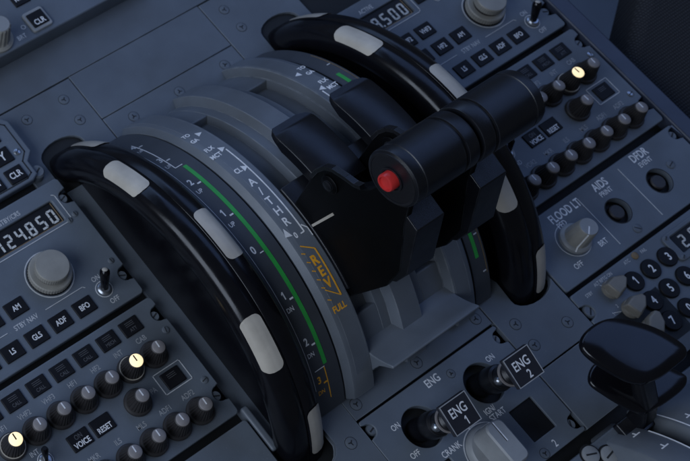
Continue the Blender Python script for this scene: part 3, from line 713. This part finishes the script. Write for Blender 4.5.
for x, y, r in ((-3.0, -7.36, 15), (3.0, -7.36, 40), (3.02, -11.0, 60), (-3.0, -11.0, 10)): fastener(E_, x, y, rot=r)
flush_screw(E_, .70, -7.40, r=.15, rot=10); flush_screw(E_, 1.45, -11.22, r=.17, rot=50)
# ------------------------------------------------------------------ light / recorder panel (right column)
F_ = thing('light_panel', 'grey panel reading FLOOD LT, AIDS and DFDR with a pale knob', 'light panel', (-XC, 0, 0))
holes = [circ(24.55, -6.22, .50, 36), circ(26.93, -6.20, .50, 36)]
plate('faceplate', notch_outline(20.34, 29.25, -7.50, -4.72, [(1, -5.1, .25), (1, -6.9, .25)], .12), holes, 0, .30, .04, M['panel'], F_)
for x, y in ((24.55, -6.22), (26.93, -6.20)):
    k = MB(); k.lathe([(.56, -.34), (.56, -.3)], M['key'], n=36); k.lathe([(.30, -.3), (.30, -.10), (.26, -.06), (.1, -.05)], M['knob'], n=32); k.ring((0, 0), .50, .53, .001, .010, M['seam'], n=36); k.build('push_button', F_, (x, y, 0), angle=40)
L = MB(); put_text(L, 'FLOOD LT', 22.75, -5.12, .33, M['white'], sx=.72, bold=.01); put_text(L, 'PED', 22.25, -5.45, .22, M['white'])
put_text(L, 'OFF', 21.55, -6.95, .21, M['white']); put_text(L, 'BRT', 23.05, -6.80, .21, M['white'])
put_text(L, 'AIDS', 24.75, -5.05, .32, M['white'], sx=.75, bold=.01); put_text(L, 'PRINT', 24.75, -5.40, .20, M['white'])
put_text(L, 'DFDR', 27.08, -4.98, .32, M['white'], sx=.75, bold=.01); put_text(L, 'EVENT', 27.08, -5.33, .20, M['white'])
L.line([(23.55, -5.03), (23.55, -7.2)], .03, .004, M['dim']); L.line([(25.89, -4.98), (25.89, -7.24)], .03, .004, M['dim'])
L.ring((22.15, -6.12), .66, .69, .004, .012, M['dim'], n=30, a0=100, a1=320)
L.build_split(F_)
k = MB(); k.lathe([(.60, 0), (.60, .14), (.54, .2), (.50, .22)], M['grey'], n=48)
k.lathe([(.47, .22), (.45, .3), (.37, 1.05), (.34, 1.10)], M['beige'], n=80, rib=.03, ribn=10, ribz=(.28, 1.0)); k.lathe([(.345, 1.101), (.33, 1.12)], M['grey'], n=36)
ko = k.build('dimmer_knob', F_, (22.2, -6.14, 0), angle=28)
k = MB(); T = Matrix.Rotation(rad(130), 4, 'Z')
k.box(-.025, .025, .0, .33, 1.121, 1.127, M['white'], T); k.loft([[(-.025, .355, 1.09), (.025, .355, 1.09), (.025, .375, 1.09), (-.025, .375, 1.09)], [(-.025, .475, .28), (.025, .475, .28), (.025, .50, .28), (-.025, .50, .28)], [(-.025, .60, .17), (.025, .60, .17), (.025, .625, .17), (-.025, .625, .17)]], M['white'], T=T)
k.build('index_line', ko, smooth=False)
for x, y in ((24.6, -7.12), (27.85, -5.95)): slot_screw(F_, x, y, r=.17, rot=x*20, m='screwp')
for x, y in ((28.97, -5.1), (28.97, -6.9)): fastener(F_, x, y, rot=30)
# ------------------------------------------------------------------ transponder panel
K_ = thing('transponder_panel', 'grey transponder panel with round black number keys and pale pointers', 'transponder', (-XC, 0, 0))
win = rrect(25.35, 28.1, -8.75, -8.05, .08)
plate('faceplate', notch_outline(20.30, 29.25, -11.0, -7.66, [(-1, -8.45, .27), (1, -8.2, .25), (1, -10.4, .25)], .12), [win], 0, .30, .04, M['panel'], K_)
d = MB(); d.box(25.3, 28.2, -8.8, -8.0, -.3, -.12, M['lcd']); seven(d, '2000', 25.85, -8.42, .52, .58, M['seg'], -.119); d.build('display', K_, smooth=False)
plate('display_frame', rrect(24.98, 28.5, -9.0, -7.86, .2), [rrect(25.3, 28.15, -8.78, -8.02, .08)], .09, .12, .03, M['panel'], K_)
for x, y in ((25.16, -8.87), (25.16, -7.99)): slot_screw(K_, x, y, z=.06, r=.1, rot=x*30, m='screwp')
for i, ch in enumerate(('1', '2', '3', '4', '5', '6', '7', '0', 'CLR')):
    x, y = 22.82+.92*(i % 3), -8.53-.9*(i//3)
    k = MB(); k.lathe([(.385, -.05), (.385, .06), (.355, .10), (.2, .11)], M['key'], n=36)
    o = k.build('number_key', K_, (x, y, 0), angle=40); q = MB(); put_text(q, ch, 0, 0, .30 if len(ch) == 1 else .16, M['white'], z=.112, bold=.012); q.build('legend', o, smooth=False, recalc=False)
for x, y, a in ((21.85, -8.30, -80), (21.9, -9.22, -75), (21.95, -10.12, -50)):
    k = MB(); k.lathe([(.36, 0), (.36, .18), (.33, .22)], M['ivory'], n=36); T = Matrix.Rotation(rad(a), 4, 'Z')
    def tear(w, l, z): return [(-w, -w*.9, z), (w, -w*.9, z), (w, l*.35, z), (w*.30, l, z), (-w*.30, l, z), (-w, l*.35, z)]
    k.loft([tear(.34, .56, .18), tear(.30, .54, .38), tear(.26, .51, .48)], M['ivory'], T=T); k.build('pointer_knob', K_, (x, y, 0), bevel=.04, angle=40)
L = MB()
for s_, x, y in (('STBY', 21.0, -7.98), ('ALT RPTG', 21.75, -7.84), ('ON', 22.25, -7.84), ('1', 21.2, -9.0), ('2', 21.55, -8.85), ('ATC', 23.2, -7.84), ('FAIL', 24.1, -7.86), ('XPDR', 21.2, -9.85)): put_text(L, s_, x, y, .13, M['dim'])
L.line([(21.25, -8.98), (21.5, -9.08)], .025, .004, M['dim']); L.line([(21.62, -7.95), (21.72, -8.08)], .025, .004, M['dim'])
L.build_split(K_)
k = MB(); k.lathe([(.14, 0), (.14, .03), (.11, .05)], M['tan'], n=20); k.build('fail_lamp', K_, (23.66, -7.84, 0), angle=40)
fastener(K_, 20.62, -8.45, r=.26, rot=45)
# panel aft of the transponder
t = thing('blank_panel', 'plain grey panel at the right edge behind the flap lever paddle', 'panel', (-XC, 0, 0))
plate('faceplate', R4(23.46, 29.25, -20, -11.06), [], 0, .3, .04, M['panel'], t)
# ------------------------------------------------------------------ flap lever and its gate
G_ = thing('flap_gate', 'grey curved flap gate with white detent marks under the black lever', 'flap gate')
plate('faceplate', notch_outline(-3.3, 9.6, -22, -11.88, [], .15), [], 0, .3, .05, M['panel'], G_)
GA_, GZ_, GR = -17.6, -3.2, 6.35
def gpt(x, r, th): a = rad(th); return (x, GA_+r*sin(a), GZ_+r*cos(a))
for x0, x1 in ((3.55, 4.72), (5.42, 7.6)):
    b = MB(); b.loft([[gpt(x, r, 72-100*i/50) for x, r in ((x0-.35, GR-1.2), (x0-.1, GR-.25), (x0, GR-.04), (x0+.06, GR), (x1-.06, GR), (x1, GR-.04), (x1, GR-1.2))] for i in range(51)], M['quad']); b.build('gate_band', G_, angle=40)
def g_line(mb, p, q, wd, n=10):
    for i in range(n):
        a = (p[0]+(q[0]-p[0])*i/n, p[1]+(q[1]-p[1])*i/n); c = (p[0]+(q[0]-p[0])*(i+1)/n, p[1]+(q[1]-p[1])*(i+1)/n)
        d = Vector((c[0]-a[0], rad(c[1]-a[1])*GR)).normalized(); nx, nt = -d.y*wd/2, math.degrees(d.x*wd/2/GR)
        mb.loft([[gpt(a[0]+nx, GR+.004, a[1]+nt), gpt(a[0]+nx, GR+.012, a[1]+nt), gpt(a[0]-nx, GR+.012, a[1]-nt), gpt(a[0]-nx, GR+.004, a[1]-nt)], [gpt(c[0]+nx, GR+.004, c[1]+nt), gpt(c[0]+nx, GR+.012, c[1]+nt), gpt(c[0]-nx, GR+.012, c[1]-nt), gpt(c[0]-nx, GR+.004, c[1]-nt)]], M['white'])
L = MB()
g_line(L, (4.66, 52), (4.66, 0), .05, 24); g_line(L, (5.55, 56), (5.55, 0), .05, 24)
for x, th, s_ in ((4.35, 53.5, 1), (4.30, 43.5, 1), (5.95, 46.5, -1), (5.95, 36, -1)):
    g_line(L, (x-.2*s_, th+.3), (x+.12*s_, th+.3), .05, 1); g_line(L, (x-.04*s_, th+.3), (x-.04*s_, th+1.8), .05, 1)
L.build('detent_marks', G_, smooth=False)
# slot floor and round locks at left
b = MB(); b.box(4.74, 5.40, -20, -11.95, -.2, .03, M['dark']); b.build('slot', G_, smooth=False)
for x, y in ((2.75, -12.12), (3.30, -12.48)):
    k = MB(); k.lathe([(.30, 0), (.30, .09), (.24, .12)], M['grey'], n=32); k.ring((0, 0), .31, .37, .001, .02, M['dark'], n=32); k.box(-.2, .2, -.03, .03, .121, .126, M['seam'], Matrix.Rotation(x, 4, 'Z')); k.build('round_lock', G_, (x, y, 0), angle=40)
FL = thing('flap_lever', 'black flap lever with a broad glossy paddle at lower right', 'flap lever', (5.05, -12.2, 0))
def blob(pts, n=72):
    """closed Catmull-Rom through pts"""
    o = []; m = len(pts); k = n//m
    for i in range(m):
        p0, p1, p2, p3 = [Vector(pts[(i+j-1) % m]) for j in range(4)]
        for q in range(k):
            t_ = q/k; o.append(tuple(.5*((2*p1)+(-p0+p2)*t_+(2*p0-5*p1+4*p2-p3)*t_*t_+(-p0+3*p1-3*p2+p3)*t_**3)))
    return o
def slab(mb, pts, z0, z1, m, dome=.06):
    base = blob(pts); cx = sum(p[0] for p in base)/len(base); cy = sum(p[1] for p in base)/len(base)
    sh = lambda k, z: [(cx+(x-cx)*k, cy+(y-cy)*k, z) for x, y in base]
    th = z1-z0
    mb.loft([sh(.90, z0), sh(.97, z0+th*.15), sh(1, z0+th*.4), sh(1, z0+th*.65), sh(.975, z0+th*.9), sh(.94, z1), sh(.6, z1+dome*.6), sh(.25, z1+dome)], m)
o_ = lambda x, y: (x-XC-5.05, y+12.2)
top = [o_(17.08, -9.30), o_(17.72, -8.90), o_(18.8, -9.05), o_(19.72, -9.95), o_(20.16, -10.93), o_(20.02, -11.33), o_(19.45, -11.40), o_(18.55, -11.38), o_(17.85, -11.16), o_(17.36, -10.45)]
b = MB(); slab(b, top, 2.72, 3.06, M['gloss'], dome=.05); b.build('paddle', FL, angle=60)
low = [o_(17.45, -10.2), o_(18.3, -9.9), o_(19.6, -10.6), o_(20.4, -11.7), o_(20.40, -12.05), o_(19.8, -12.2), o_(18.5, -12.12), o_(18.0, -11.85), o_(17.55, -10.88)]
b = MB(); slab(b, low, 1.38, 1.62, M['gloss'], dome=.02); b.build('lower_plate', FL, angle=60)
b = MB(); b.loft([[(x, y, z) for x, y in rrect(-.34+dx, .34+dx, -.30+dy, .40+dy, .12, 3)] for z, dx, dy in ((-.2, 0, -.1), (.8, -.1, .1), (1.7, -.25, .5), (2.8, -.35, 1.5))], M['black']); b.build('stem', FL, angle=40)
b = MB(); b.box(-.92, .55, -.42, .35, .02, .32, M['black']); b.build('stem_foot', FL, bevel=.05)
# ------------------------------------------------------------------ right edge trim and seat
t = thing('edge_trim', 'dark blue trim along the far right edge of the pedestal', 'trim')
b = MB(); b.box(15.55, 16.35, -30, 26, -6, .05, M['trim']); b.build('trim_rail', t, bevel=.08)
t = thing('seat_cushion', 'dark charcoal woven fabric seat at the upper right', 'seat')
b = MB(); b.prism([(17.1, -1.75), (20.05, .09), (22.15, 1.38), (32, 7.4), (60, 7.4), (60, -60), (17.1, -60)], -4.2, -1.2, M['fabric']); b.build('cushion', t, bevel=.5, seg=4)
# ------------------------------------------------------------------ camera
RM = Matrix(((0.82899478, -0.55469964, 0.07124583), (-0.45700331, -0.74533469, -0.48541134), (0.32235949, 0.36984389, -0.87137814)))
f_, cx_, cy_, W_, H_ = 1349.9, -59.95, 138.4, 690, 461
cam = bpy.data.cameras.new('camera'); co = bpy.data.objects.new('camera', cam); COL.objects.link(co)
rx, ry, rz = Vector(RM[0]), -Vector(RM[1]), -Vector(RM[2])
m4 = Matrix(((rx.x, ry.x, rz.x), (rx.y, ry.y, rz.y), (rx.z, ry.z, rz.z))).to_4x4()
m4.translation = Vector((-11.65012836-XC, -8.81126583, 43.65696768))*S
co.matrix_world = m4
cam.sensor_width = 36; cam.lens = f_/W_*36; cam.shift_x = (W_/2-cx_)/W_; cam.shift_y = (cy_-H_/2)/W_
cam.dof.use_dof = True; cam.dof.focus_distance = .70; cam.dof.aperture_fstop = 20
cam.clip_start = .02; cam.clip_end = 50
sc.camera = co
# ------------------------------------------------------------------ light
w = bpy.data.worlds.new('World'); sc.world = w; w.use_nodes = True
bg = w.node_tree.nodes['Background']; bg.inputs['Color'].default_value = (.74, .84, 1, 1); bg.inputs['Strength'].default_value = .055
def area(name, loc, target, sx, sy, power, col):
    l = bpy.data.lights.new(name, 'AREA'); l.shape = 'RECTANGLE'; l.size = sx; l.size_y = sy; l.energy = power; l.color = col
    o = bpy.data.objects.new(name, l); COL.objects.link(o); o.location = loc
    o.rotation_euler = (Vector(target)-Vector(loc)).to_track_quat('-Z', 'Y').to_euler(); return o
area('right_window_light', (1.2, .55, 1.55), (0, 0, 0), 2.6, 1.1, 9., (.27, .45, 1.))
area('windshield_light', (.1, 1.7, .9), (0, 0, 0), 1.8, .7, 5.4, (.34, .54, 1.))
area('left_window_light', (-1.4, .15, .95), (0, 0, 0), 1.5, .9, 17., (.70, .81, 1.))
vs = sc.view_settings; vs.view_transform = 'Standard'; vs.look = 'None'; vs.exposure = 0; vs.gamma = 1
sc.render.engine = 'CYCLES'
